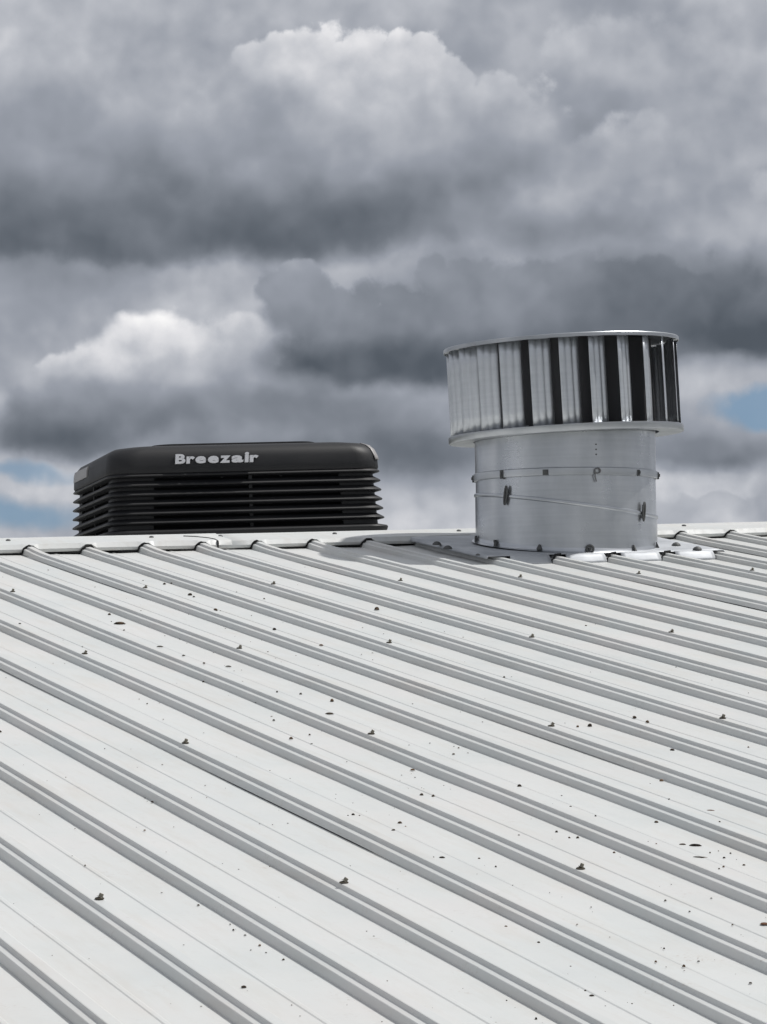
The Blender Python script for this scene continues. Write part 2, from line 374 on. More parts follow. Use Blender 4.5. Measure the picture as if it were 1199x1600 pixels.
# one pitch of the profile, from the foot left of the crest; (u, n) with n = 0 on the crest
RIB = [(-.0152, -RH), (-.0120, -.0096), (-.0111, -.0086), (-.0030, -.0066), (-.0022, -.0060), (-.0006, -.0006), (.0006, 0), (.0160, 0), (.0174, -.0008), (.0192, -.0052), (.0204, -.0060), (.0275, -.0080), (.0288, -.0092), (.0334, -RH)]
FLUTE = [(.0885, -RH), (.0905, -RH+.0013), (.0965, -RH+.0013), (.0995, -RH)]
def rib_lift(k, seed): return .0045+.0035*math.sin(k*2.3+seed*1.7)
def sheet_mesh(seed, v0, v1, lift):
    prof = []
    for k in range(4):
        prof += [(u+k*PIT, n) for u, n in RIB]
        prof += [(u+k*PIT, n if seed % 2 or k % 2 else -RH+(n+RH)*.55) for u, n in FLUTE]
    prof.append((4*PIT-.0152, -RH))
    L = v0-v1
    vs = [0, -.05, -.1, -.15, -.2, -.26, -.34]; t = -.34
    while t > -L+.3: t -= .30; vs.append(max(t, -L))
    rings = []
    for v in vs:
        fl = max(0, 1+(v0+v)/.24) if lift else 0        # sheet tops kick up a little under the cap
        ring = []
        for u, n in prof:
            q = Vector((u*1.7+seed*9.1, v*.9, seed*3.3))
            pan = 1.0 if n < -.018 else .35
            w = mnoise.noise(q)*.0022*pan + mnoise.noise(q*3.1)*.0009*pan
            kk = int((u+.0165)/PIT)
            dn = rib_lift(kk, seed)*min(fl, 1)**2*(1 if n > -.018 else .3)
            lat = .0020*mnoise.noise(Vector((kk*4.0+seed, v*.6, 1.3)))
            ring.append((u+lat, v, n+w+dn))
        rings.append(ring)
    m = MB().rings(rings, close=False)
    return m.mesh('roof_sheet', M_ROOF, 18)
U0 = -14                            # first sheet, in sheets
near_meshes = [sheet_mesh(s, .10, EAVE, True) for s in range(6)]
far_meshes = [sheet_mesh(s, .0, EAVE, False) for s in (11, 12)]
# screws: washer under a hexagonal head
def screw_meshes():
    w = MB().lathe([(0, .0), (.0080, .0), (.0084, .0010), (.0064, .0022), (0, .0026)], 12).mesh('washer', M_WASHER, 40)
    h = MB()
    pr = [(.0058, .0026), (.0058, .0032), (.0036, .0036), (.0036, .0086), (.0028, .0092)]
    h.rings([[(r*math.cos(math.pi/3*j), r*math.sin(math.pi/3*j), z) for j in range(6)] for r, z in pr], True, True, True)
    return w, h.mesh('screw', M_SCREW, 0)
W_ME, S_ME = screw_meshes()
ROWS = [1.268+1.3953*i for i in range(8)]
S_MAT = ROOF
sheets = {}
for i in range(34):
    k0 = (U0+i)*4
    mwm = ROOF @ Matrix.Translation((k0*PIT, .10, 0))
    o = link('roof_sheet', near_meshes[(i*5+1) % 6], roof, mwm)
    sheets[U0+i] = o
    b = link('roof_sheet', far_meshes[i % 2], roof, Matrix.Translation((0, .33, .0)) @ Matrix.Rotation(math.pi, 4, 'Z') @ ROOF @ Matrix.Translation((-k0*PIT-.72, .0, 0)) )
for r, v in enumerate(ROWS):
    par = 0 if r % 2 == 0 else 1    # alternate ribs, staggered row by row
    for k in range(-16, 26):
        if k % 2 != par: continue
        p = roofw(k*PIT, -v)
        cxy = (p-CAM); z = cxy.dot(C_FWD)
        if z < 1: continue
        x = F_PX*cxy.dot(C_RIGHT)/z+W_PX/2; y = F_PX*cxy.dot(C_DOWN)/z+H_PX/2
        if not (-200 < x < 1400 and 800 < y < 1750): continue
        sh = sheets[math.floor(k/4)]
        loc = Matrix.Translation((k*PIT-math.floor(k/4)*4*PIT+.0075+random.uniform(-.002, .002), -v-.10+random.uniform(-.008, .008), .0006))
        tilt = Matrix.Rotation(R(random.uniform(-9, 9)), 4, 'X') @ Matrix.Rotation(R(random.uniform(12, 34)), 4, 'Y')
        s = link('screw', S_ME, sh, loc @ tilt @ Matrix.Rotation(random.uniform(0, 1), 4, 'Z') @ Matrix.Scale(.92, 4))
        link('washer', W_ME, sh, loc @ Matrix.Scale(.86, 4))

# ridge cap: folded lengths lapped end to end, lower lip cut round the ribs
RV = .165                           # up-slope distance from the cap's lip to the apex
def cap_mesh(u0, u1, dz):
    m = MB()
    us = []; k = math.floor(u0/PIT)-1
    while k*PIT < u1+PIT:
        for d in (-.022, -.0165, -.006, 0, .018, .022, .0345, .039):
            q = k*PIT+d
            if u0 < q < u1: us.append((q, d))
        k += 1
    us = [(u0, .09)]+us+[(u1, .09)]
    ap = roofw(0, RV, .020+dz); cy = ap.y
    rings = []
    for q, d in us:
        lo = {-.022: -.0135, -.0165: -.0115, -.006: .001, 0: .0078, .018: .0078, .022: .003, .0345: -.0115, .039: -.0135}.get(d, -.0135)
        lo += .0012*math.sin(q*7.0)
        top = [roofw(q, 0, .0095+dz+.0012*math.sin(q*5)+.0009*math.sin(q*17)), roofw(q, .05, .0105+dz), roofw(q, RV-.035, .0115+dz), roofw(q, RV-.031, .0135+dz), roofw(q, RV-.010, .0150+dz), roofw(q, RV, .0160+dz)]
        lip = [roofw(q, -.012, min(lo, .0085)+dz*.5), roofw(q, -.0125, min(lo, .0085)*.55+.0085*.45+dz*.6)]
        ring = lip+top
        back = [Vector((v.x, 2*cy-v.y, v.z)) for v in reversed(ring[:-1])]
        rings.append(ring+back)
    m.rings(rings, close=False)
    return m
cap_joints = [-10.6, -7.6, -4.6, -1.6]
j1 = on_roof(368, 858)[0]
bounds = [j1-9.6, j1-6.4, j1-3.2, j1, j1+3.2, j1+6.4, j1+9.6]
rv = MB().lathe([(.0062, 0), (.0060, .0022), (.0035, .0042), (0, .0046)], 10).mesh('rivet', M_DARKM, 40)
for i in range(6):
    cap = cap_mesh(bounds[i]-(.05 if i % 2 == 0 else 0), bounds[i+1]+(.05 if i % 2 == 0 else 0), .0022 if i % 2 == 0 else 0.).build('ridge_cap', M_ROOF, roof, 25)
    so = cap.modifiers.new('thickness', 'SOLIDIFY'); so.thickness = .0012; so.offset = -1
    for j in range(8):
        u = bounds[i]+.05+j*.42+random.uniform(-.03, .03)
        if u > bounds[i+1]: continue
        v = RV-.048
        link('rivet', rv, cap, Matrix.Translation(roofw(u, v, .0122 if i % 2 else .0144)) @ ROOF @ Matrix.Scale(1.3, 4))
# sealant bead left along the lap near the cooler
bead = MB(); pts = [roofw(j1-.07, RV-.035, .0150), roofw(j1-.04, .11, .0145), roofw(j1-.008, .06, .0135), roofw(j1+.002, .02, .0125), roofw(j1+.002, -.008, .0095), roofw(j1+.001, -.0145, .004), roofw(j1, -.0145, -.012)]
bead.tube(pts, .0028, 6).build('dark_seam_bead', M_SEAM, roof, 40)
# black bead added for the shaded gap in the notch left of each rib
nb = random.Random(5)
for k in range(-4, 20):
    if 7 <= k <= 11: continue
    e_ = MB(); j_ = nb.uniform(-.002, .002); sh_i = math.floor(k/4)-U0; lf = rib_lift(k % 4, (sh_i*5+1) % 6)*.9
    e_.tube([(k*PIT-.070-nb.uniform(0, .05), -.0125, -.0155), (k*PIT-.024, -.0135, -.0155), (k*PIT-.0185, -.0140, -.0135), (k*PIT-.0125, -.0145, -.006+lf), (k*PIT-.004+j_, -.0148, .000+lf), (k*PIT+.003+j_, -.0148, .0030+lf), (k*PIT+.010+j_, -.0148, .0022+lf)], [.0012, .0020, .0030, .0032, .0036, .0036, .0016], 6)
    e_.build('dark_seam_bead', M_SEAM, roof, 40, ROOF)
# closure strip: dark foam in the gap under the cap's lip
for i in range(26):
    u = (i-10)*PIT*2
    cs = MB()
    for k in (0, 1): cs.box((u+k*PIT+.112, .012, -.008), (.072, .010, .0135))
    cs.build('closure_strip', M_SEAM, roof, 0, ROOF)
# walls below the eaves
wl = MB(); x0, x1 = U0*4*PIT, (U0+34)*4*PIT; ye = roofw(0, EAVE+.3).y; ze = roofw(0, EAVE, -.05).z
yb = .33-ye
for a, b in (((x0+.2, ye), (x1-.2, ye)), ((x1-.2, yb), (x0+.2, yb))):
    wl.add([(a[0], a[1], GZ), (b[0], b[1], GZ), (b[0], b[1], ze), (a[0], a[1], ze)], [(0, 1, 2, 3)])
for x in (x0+.2, x1-.2):
    wl.add([(x, ye, GZ), (x, yb, GZ), (x, yb, ze), (x, .165, -.06), (x, ye, ze)], [(0, 1, 2, 3, 4)])
wl.build('wall', M_WALL, roof, 0)

# ------------------------------------------------------------------ turbine ventilator
tu, tv = 1.706, -.355
VB = roofw(tu, tv, .0)
vent = empty('turbine_ventilator', Matrix.Translation(VB))
tag(vent, 'galvanised spinning turbine roof ventilator on a wide round pipe', 'ventilator')
# local frame: x towards picture right, -y towards the viewer; a little out of plumb as installed
fx = Vector((C_RIGHT.x, C_RIGHT.y, 0)).normalized(); fy = Vector((-fx.y, fx.x, 0))
LOC = Matrix(((fx.x, fy.x, 0, 0), (fx.y, fy.y, 0, 0), (0, 0, 1, 0), (0, 0, 0, 1)))
TP = LOC @ Matrix.Rotation(R(1.5), 4, 'Y')            # pipe
PR = .294
ca = math.cos; sa = math.sin
# roof plane height under the pipe, in the local frame
nl = (LOC.to_3x3().transposed() @ NRM)
def plane_z(x, y, off): return (off - nl.x*x - nl.y*y)/nl.z
SEG = 96
def ang(t): return (PR*ca(t), PR*sa(t))
def oblique(t): return .128 + (-.040)*ca(t) + .004*sa(t)         # slanting joint round the pipe
def pipe_section(name, z0f, z1f, r, parent, m=M_PIPE):
    mb = MB(); rings = []
    for i in range(7):
        f = i/6; ring = []
        for j in range(SEG):
            t = 2*math.pi*j/SEG; z = z0f(t)*(1-f)+z1f(t)*f
            rr = r+.0012*mnoise.noise(Vector((ca(t)*2, sa(t)*2, z*6)))
            ring.append((rr*ca(t), rr*sa(t), z))
        rings.append(ring)
    mb.rings(rings)
    return mb.build(name, m, parent, 40, TP)
Z_BAND = .224
low = pipe_section('lower_pipe', lambda t: plane_z(PR*ca(t), PR*sa(t), .004), lambda t: oblique(t), PR, vent)
mid = pipe_section('middle_pipe', lambda t: oblique(t)-.001, lambda t: Z_BAND, PR-.0022, vent)
top = pipe_section('upper_pipe', lambda t: Z_BAND, lambda t: .372, PR-.0005, vent)
# swaged bead along the slanting joint
bd = MB(); rr = []
for dr, dz in ((-.001, -.008), (.0028, -.0055), (.0040, -.001), (.0024, .004), (-.003, .006)):
    rr.append([((PR+dr)*ca(2*math.pi*j/SEG), (PR+dr)*sa(2*math.pi*j/SEG), oblique(2*math.pi*j/SEG)+dz) for j in range(SEG)])
bd.rings(rr).build('slanting_seam', M_BAND, vent, 50, TP)
MB().lathe([(PR-.001, Z_BAND-.013), (PR+.0042, Z_BAND-.0115), (PR+.0050, Z_BAND), (PR+.0046, Z_BAND+.010), (PR+.0012, Z_BAND+.0125), (PR-.002, Z_BAND+.013)], SEG).build('collar_band', M_BAND, vent, 50, TP)
def xs(px_x, r): return max(-1, min(1, (px_x-885)/143.5))
def on_pipe(px_x, r=PR):           # angle of a spot on the visible half of the pipe
    return -math.acos(xs(px_x, r))
def spot(t, z, r=PR): 
    return TP @ Matrix.Translation((r*ca(t), r*sa(t), z)) @ Matrix.Rotation(t-math.pi/2+math.pi, 4, 'Z')   # local -y points outwards
def outward(t, z, r=PR):
    return TP @ Matrix.Translation((r*ca(t), r*sa(t), z)) @ Matrix.Rotation(t+math.pi/2, 4, 'Z')          # local -y outwards, x along the skin
# band clips
for xq, w, h in ((741.5, .006, .014), (782, .006, .017), (847, .011, .011), (991, .005, .012), (1027.5, .006, .014)):
    t = on_pipe(xq)
    m = MB().box((0, -.006, 0), (w, .005, h)); m.box((w*.2, -.012, h*.1), (w*.5, .003, h*.4), Matrix.Rotation(.2, 3, 'Y'))
    m.build('band_clip', M_DARKM, vent, 0, outward(t, Z_BAND-.003) @ Matrix.Scale(.8, 4))
t = on_pipe(925)
cl = MB(); pts = [Vector((.010*ca(q), -.010, .008*sa(q))) for q in [R(a) for a in range(-150, 180, 30)]]+[Vector((-.008, -.008, -.020)), Vector((-.003, -.006, -.034))]
cl.tube(pts, .0024, 6).build('band_clip', M_HOOK, vent, 40, outward(t, Z_BAND))
for dz in (.052, .068, .084):
    link('rivet', rv, vent, outward(t, Z_BAND+dz) @ Matrix.Rotation(R(90), 4, 'X') @ Matrix.Scale(.42, 4))
# oblong latches over the slanting joint
for xq, zc, tilt in ((788, .154, -8), (998, .098, -7)):
    t = on_pipe(xq); la = MB(); pts = []
    for q in range(0, 361, 20):
        a = R(q); pts.append(Vector((.0050*ca(a), -.008, .030*sa(a) if abs(sa(a)) < .99 else .031*sa(a))))
    la.tube(pts, .0032, 6); la.box((0, -.004, 0), (.0025, .003, .022))
    la.build('latch', M_DARKM, vent, 40, outward(t, zc) @ Matrix.Rotation(R(-tilt), 4, 'Y'))
# foot brackets
for xq, kind in ((744, 0), (772, 1), (836, 2), (912, 3), (982, 4), (1022, 4)):
    t = on_pipe(xq); zb = plane_z(PR*ca(t), PR*sa(t), .004); m = MB()
    if kind == 3:
        m.tube([Vector((.013*ca(R(a)), -.008, .016+.013*sa(R(a)))) for a in range(-60, 250, 25)], .0048, 6); m.box((0, -.005, .016), (.004, .003, .005))
    elif kind == 4:
        m.add([(-.005, -.003, 0), (.005, -.003, 0), (.0055, -.018, 0), (-.0045, -.018, 0), (-.002, -.002, .030), (.002, -.002, .030), (.002, -.005, .030), (-.002, -.005, .030)], [(0, 3, 2, 1), (0, 1, 5, 4), (1, 2, 6, 5), (2, 3, 7, 6), (3, 0, 4, 7), (4, 5, 6, 7)])
    elif kind == 2:
        m.lathe([(0, .004), (.010, .0045), (.011, .010), (.0075, .017), (.004, .024), (0, .026)], 9); m.v = [(x, y-.006, z) for x, y, z in m.v]
    else:
        m.box((0, -.006, .010), (.006, .006, .010), Matrix.Rotation(.25, 3, 'Y')); m.box((-.006, -.006, .022), (.004, .004, .005))
    m.build('foot_bracket', M_DARKM, vent, 40 if kind in (2, 3) else 0, outward(t, zb) @ Matrix.Scale(.85, 4))
ft = MB(); rr = []
for dr, off in ((.013, .0045), (.008, .0060), (.0035, .010), (.0012, .018), (-.001, .022)):
    rr.append([((PR+dr)*ca(2*math.pi*j/SEG), (PR+dr)*sa(2*math.pi*j/SEG), plane_z((PR+dr)*ca(2*math.pi*j/SEG), (PR+dr)*sa(2*math.pi*j/SEG), off)) for j in range(SEG)])
ft.rings(rr).build('foot_flange', M_PIPE, vent, 50, TP)

# rotor
TR = Matrix.Translation(LOC.to_3x3() @ Vector((.019, 0, 0))) @ LOC @ Matrix.Rotation(R(-.9), 4, 'Y') @ Matrix.Rotation(R(.6), 4, 'X')
RO, ZB, ZT = .382, .362, .652
rot = MB().lathe([(RO-.080, ZB-.010), (RO-.012, ZB-.013), (RO-.002, ZB-.0125), (RO, ZB-.009), (RO, ZB+.008), (RO-.003, ZB+.0095), (RO-.006, ZB+.006), (RO-.070, ZB+.004), (RO-.080, ZB-.002)], SEG, True).build('lower_ring', M_RING, vent, 35, TR)
MB().lathe([(0, ZT+.020), (.15, ZT+.017), (.30, ZT+.010), (RO-.012, ZT+.0045), (RO-.002, ZT+.0045), (RO, ZT+.002), (RO, ZT-.008), (RO-.002, ZT-.009), (RO-.004, ZT-.004), (RO-.02, ZT-.001), (0, ZT+.008)], SEG).build('top_plate', M_RING, vent, 35, TR)
NV = 24
def vane_mesh():
    m = MB(); rings = []
    ch = .071; a = R(31)           # blade leans inwards from its outer left edge
    steps = 18
    for zi in range(6):
        z = ZB+.004 + (ZT-ZB-.010)*zi/5; ring = []
        for i in range(steps+1):
            s = i/steps
            x = s*ch*ca(a); y = s*ch*sa(a)
            off = -.0034*abs(math.sin(s*math.pi*3.0)) - .003*math.sin(s*math.pi)
            wob = .0012*mnoise.noise(Vector((s*3, z*9, 2)))
            x += -(-sa(a))*0 + off*sa(a)*1.0*-1; y += off*ca(a)+wob
            ring.append((x, -RO+.008+y, z))
        rings.append(ring)
    return m.rings(rings, close=False).mesh('vane', M_VANE, 50)
VM = vane_mesh()
PH0 = R(-4.4)
for i in range(NV):
    v = link('vane', VM, vent, TR @ Matrix.Rotation(PH0+2*math.pi*i/NV+R(random.uniform(-.8, .8)), 4, 'Z'))
    if i == 0:
        pass
    so = v.modifiers.new('thickness', 'SOLIDIFY'); so.thickness = .0009
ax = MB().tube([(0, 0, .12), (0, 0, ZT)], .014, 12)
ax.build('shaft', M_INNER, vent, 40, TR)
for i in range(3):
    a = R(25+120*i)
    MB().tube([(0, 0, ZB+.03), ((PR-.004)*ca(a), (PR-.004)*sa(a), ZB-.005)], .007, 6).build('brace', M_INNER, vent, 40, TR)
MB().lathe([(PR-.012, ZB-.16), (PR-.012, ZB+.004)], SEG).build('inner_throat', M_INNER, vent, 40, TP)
MB().lathe([(.292, ZB+.006), (.292, ZT-.002)], SEG).build('shade_drum', M_DRUM, vent, 40, TR)  # added drum, coloured dark so the slots between vanes look shaded

# flashing apron under the pipe, with tabs dressed down between the ribs
fl_u0, fl_u1, fl_v0, fl_v1 = 1.296, 2.112, -.672, -.020
ap = MB(); nu, nvv = 26, 10; rings = []
for j in range(nvv+1):
    v = fl_v1+(fl_v0-fl_v1)*j/nvv; ring = []
    for i in range(nu+1):
        u = fl_u0+(fl_u1-fl_u0)*i/nu
        sag = .0022*mnoise.noise(Vector((u*6, v*5, 4)))
        ring.append((u, v, .0052+sag+(.006*max(0, 1+v/.12) if v > -.12 else 0)))
    rings.append(ring)
edge_l = [(fl_u0-.004, fl_v1+(fl_v0-fl_v1)*j/nvv, -.004) for j in range(nvv+1)]
ap.rings(rings, close=False)
o0 = len(ap.v)
for j in range(nvv+1): ap.v.append(edge_l[j]); ap.v.append(rings[j][0])
for j in range(nvv): ap.f.append((o0+2*j, o0+2*j+1, o0+2*j+3, o0+2*j+2))
o0 = len(ap.v)
for j in range(nvv+1):
    ap.v.append(rings[j][-1]); ap.v.append((fl_u1+.010, rings[j][-1][1], -.006))
for j in range(nvv): ap.f.append((o0+2*j, o0+2*j+1, o0+2*j+3, o0+2*j+2))
INV = Matrix.Translation(-VB)
fo = ap.build('flashing', M_FLASH, vent, 35, INV @ ROOF)
so = fo.modifiers.new('thickness', 'SOLIDIFY'); so.thickness = .0014; so.offset = 1
for k in (7, 8, 9, 10):
    a0, a1 = k*PIT+.0385, (k+1)*PIT-.019
    tb = MB(); rings = []
    for (dv, n) in ((.004, .0058), (-.004, .0040), (-.012, -.004), (-.021, -.0150), (-.026, -.0225)):
        rings.append([(a0+(a1-a0)*i/8 + (.004*(i/8-.5) if n < 0 else 0), fl_v0+dv-.004*math.sin(math.pi*i/8), n+.0006*math.sin(i*1.9+k)) for i in range(9)])
    t_ = tb.rings(rings, close=False).build('flashing_tab', M_FLASH, fo, 50)
    so = t_.modifiers.new('thickness', 'SOLIDIFY'); so.thickness = .0014; so.offset = 1
    # black bead up over the rib beside the tab
    if k > 7:
        sd = MB(); sd.tube([(k*PIT-.018, fl_v0-.020, -.022), (k*PIT-.010, fl_v0-.016, -.008), (k*PIT-.001, fl_v0-.012, .005), (k*PIT+.019, fl_v0-.010, .0065)], [.0028, .0034, .0042, .0034], 6)
        sd.build('dark_seam_bead', M_SEAM, fo, 40)
dome = MB().lathe([(.0150, 0), (.0142, .004), (.0095, .0090), (.004, .0115), (0, .0118)], 12).mesh('dome_fixing', M_DARKM, 50)
for x, y in ((683, 850.5), (700, 857), (1057, 852), (1090, 858.5)):
    p = on_roof(x, y, .008)
    link('dome_fixing', dome, fo, Matrix.Translation((p.x, min(p.y, -.03), .0062)))
p = on_roof(747, 868, .006); link('dome_fixing', dome, fo, Matrix.Translation((p.x, p.y, .0062)) @ Matrix.Scale(.5, 4))

# ------------------------------------------------------------------ evaporative cooler behind the ridge
DC = 13.5
al = R(13.5)
cx_, cy_ = 351, 839
base_c = at_depth(cx_, cy_, DC+.52)          # middle of the base
hx = Vector((C_FWD.x, C_FWD.y, 0)).normalized(); rx = Vector((hx.y, -hx.x, 0))
right = (rx*ca(al)+hx*sa(al)); fwd = Vector((-right.y, right.x, 0))
CM = Matrix(((right.x, fwd.x, 0, base_c.x), (right.y, fwd.y, 0, base_c.y), (0, 0, 1, base_c.z), (0, 0, 0, 1)))
cool = empty('evaporative_cooler', CM)
tag(cool, 'black plastic louvred evaporative cooler behind the ridge with silver lettering', 'cooler')
def rrect(a, r, z, n=7):           # rounded square loop, half-size a
    pts = []
    for cxs, cys, t0 in ((1, -1, -90), (1, 1, 0), (-1, 1, 90), (-1, -1, 180)):
        for i in range(n+1):
            t = R(t0+90*i/n); pts.append((cxs*(a-r)+r*ca(t), cys*(a-r)+r*sa(t), z))
    return pts
PXM = (DC)/F_PX
PITS = 14.7*PXM
A0 = .583
def taper(z): return A0+.014-.055*z           # body widens downwards
NS = 6
z_lid = PITS*6.35
for i in range(NS):
    z = PITS*(i+1)
    a = taper(z); m = MB()
    m.rings([rrect(a-.028, .085, z+.0195), rrect(a-.014, .092, z+.0115), rrect(a-.003, .098, z+.0045), rrect(a, .1, z), rrect(a-.003, .098, z-.0035), rrect(a-.014, .092, z-.0045), rrect(a-.030, .085, z-.010), rrect(a-.034, .085, z+.004), rrect(a-.028, .085, z+.0195)])
    m.build('louvre', M_PLAST, cool, 28)
# foot tray
MB().rings([rrect(taper(0)-.05, .07, .018), rrect(taper(0)-.020, .09, .012), rrect(taper(0)+.006, .10, .006), rrect(taper(0)+.009, .10, 0), rrect(taper(0)+.006, .10, -.012), rrect(taper(0)-.03, .07, -.06)], True, True, True).build('base_tray', M_PLAST, cool, 28)
# corner posts between the louvres
for sx in (-1, 1):
    for sy in (-1, 1):
        m = MB(); rings = []
        for z in (.0, z_lid+.02):
            a = taper(z)-.028; r = .085; ring = []
            ring.append((sx*(a-.165), sy*a, z))
            for i in range(9):
                t = R(90-90*i/8); ring.append((sx*(a-r+r*ca(t)), sy*(a-r+r*sa(t)), z))
            ring.append((sx*a, sy*(a-.165), z)); ring.append((sx*(a-.02), sy*(a-.165), z)); ring.append((sx*(a-.165), sy*(a-.02), z))
            rings.append(ring)
        m.rings(rings, True, True, True).build('corner_post', M_PLAST, cool, 30)
for q in range(4):
    rz = Matrix.Rotation(q*math.pi/2, 4, 'Z')
    a = taper(.1)-.050
    m = MB(); m.box((0, -a+.01, z_lid/2), (a-.13, .010, z_lid/2))
    m.build('cooling_pad', M_PAD, cool, 0, rz)
    m = MB(); m.box((.012, -a-.012, z_lid/2+.004), (.007, .012, z_lid/2+.004)); m.build('mullion', M_PLAST, cool, 0, rz)
    for dx in (-.105, .145):
        MB().box((dx, -a-.006, z_lid-.006), (.004, .008, .022)).build('pad_clip', M_PLAST, cool, 0, rz)
# lid
al_ = taper(z_lid)-.002
lid_prof = [(-.040, .10, -.006), (-.012, .105, -.008), (-.003, .11, -.004), (.0, .11, .004), (-.001, .112, .030), (-.005, .115, .058), (-.013, .12, .080), (-.027, .125, .097), (-.050, .13, .108), (-.090, .14, .115), (-.135, .15, .118), (-.165, .16, .1185)]
lm = MB(); lm.rings([rrect(al_+d, r, z_lid+z, 10) for d, r, z in lid_prof], True, False, True)
lid = lm.build('lid', M_PLAST, cool, 40)
MB().rings([rrect(al_-.215, .09, z_lid+.114, 6), rrect(al_-.215, .09, z_lid+.126, 6), rrect(al_-.235, .085, z_lid+.133, 6), rrect(al_-.30, .07, z_lid+.136, 6)], True, True, True).build('top_panel', M_PAD, lid, 30)
# lettering
def letter(ch, x, z, w, h, mw):
    cu = bpy.data.curves.new('letter', 'FONT'); cu.body = ch; cu.size = 1; cu.offset = .045; cu.extrude = .05; cu.bevel_depth = 0; cu.resolution_u = 3
    o = bpy.data.objects.new('tmp', cu); col.objects.link(o)
    dg = bpy.context.evaluated_depsgraph_get(); dg.update()
    me = bpy.data.meshes.new_from_object(o.evaluated_get(dg)); bpy.data.objects.remove(o); bpy.data.curves.remove(cu)
    xs_ = [v.co.x for v in me.vertices]; ys_ = [v.co.y for v in me.vertices]
    sx = w/(max(xs_)-min(xs_)); sz = h/(max(ys_)-min(ys_)); x0_ = min(xs_); y0_ = min(ys_)
    for v in me.vertices:
        cxx, cyy, cz = v.co
        zz = (cyy-y0_)*sz
        v.co = (x+(cxx-x0_)*sx+zz*.10, -cz*.10, z+zz)
    me.materials.clear(); me.materials.append(M_LOGO)
    return link('letter', me, lid, mw)
def face_x(px_x):                  # picture x on the lid's front -> cooler x
    d = ray(px_x, 716); a = CM.inverted() @ CAM; b = CM.inverted().to_3x3() @ d
    t = (-al_-a.y)/b.y; return (a+b*t).x
def face_z(px_x, px_y):
    d = ray(px_x, px_y); a = CM.inverted() @ CAM; b = CM.inverted().to_3x3() @ d
    t = (-al_-a.y)/b.y; return (a+b*t).z
zl = face_z(340, 723.5)
XH = .030
FM = Matrix.Translation((0, -al_-.004, 0)) @ Matrix.Translation((0, 0, zl)) @ Matrix.Rotation(R(-5), 4, 'X')
for ch, a, b, h in (('B', 273, 289, .0405), ('r', 290.5, 303.5, XH), ('e', 304.5, 321, XH), ('e', 324, 341, XH), ('z', 343, 359, XH), ('a', 361, 379.5, XH), ('i', 381.5, 388, .043), ('r', 389.5, 403, XH)):
    letter(ch, face_x(a), 0, face_x(b)-face_x(a), h, FM)
# silver badges on the sides of the lid
for sx in (-1, 1):
    b = MB(); rings = []
    for i in range(7):
        y = (.06+.40*i/6) if sx < 0 else (-.46+.30*i/6)
        rings.append([(sx*(al_+.0030), y, z_lid+.030), (sx*(al_+.0030), y, z_lid+.034), (sx*(al_+.001), y, z_lid+.058), (sx*(al_-.0045), y, z_lid+.076), (sx*(al_-.010), y, z_lid+.076), (sx*(al_-.010), y, z_lid+.030)])
    b.rings(rings, True, True, True).build('badge', M_BADGE, lid, 40)
# silver strip added round the lid's right front corner
cp = MB(); rings = []
for tdeg in range(-42, 4, 5):
    t = R(tdeg); ring = []
    for d, r, z in ((.0, .11, .034), (-.001, .112, .044), (-.005, .115, .058), (-.013, .12, .080), (-.027, .125, .097), (-.046, .13, .1065)):
        aa = al_+d; rr_ = r+.0022; ring.append(((aa-r)+rr_*ca(t), -(aa-r)+rr_*sa(t), z_lid+z+.001))
    rings.append(ring)
cp.rings(rings, close=False); c_ = cp.build('badge', M_BADGE, lid, 40)
so = c_.modifiers.new('thickness', 'SOLIDIFY'); so.thickness = .003; so.offset = 0
# upstand and duct under the tray, down to the far slope
zr = -roofw(0, 0).z
m = MB(); hb = .36
yw = (CM @ Vector((0, 0, 0))).y
zroof = -(yw-.165)*math.tan(PITCH)-.2
m.box((0, 0, (zroof-.15-base_c.z-.05)/2), (hb, hb, abs(zroof-.15-base_c.z+.05)/2))
m.build('duct', M_PLAST, cool, 0)

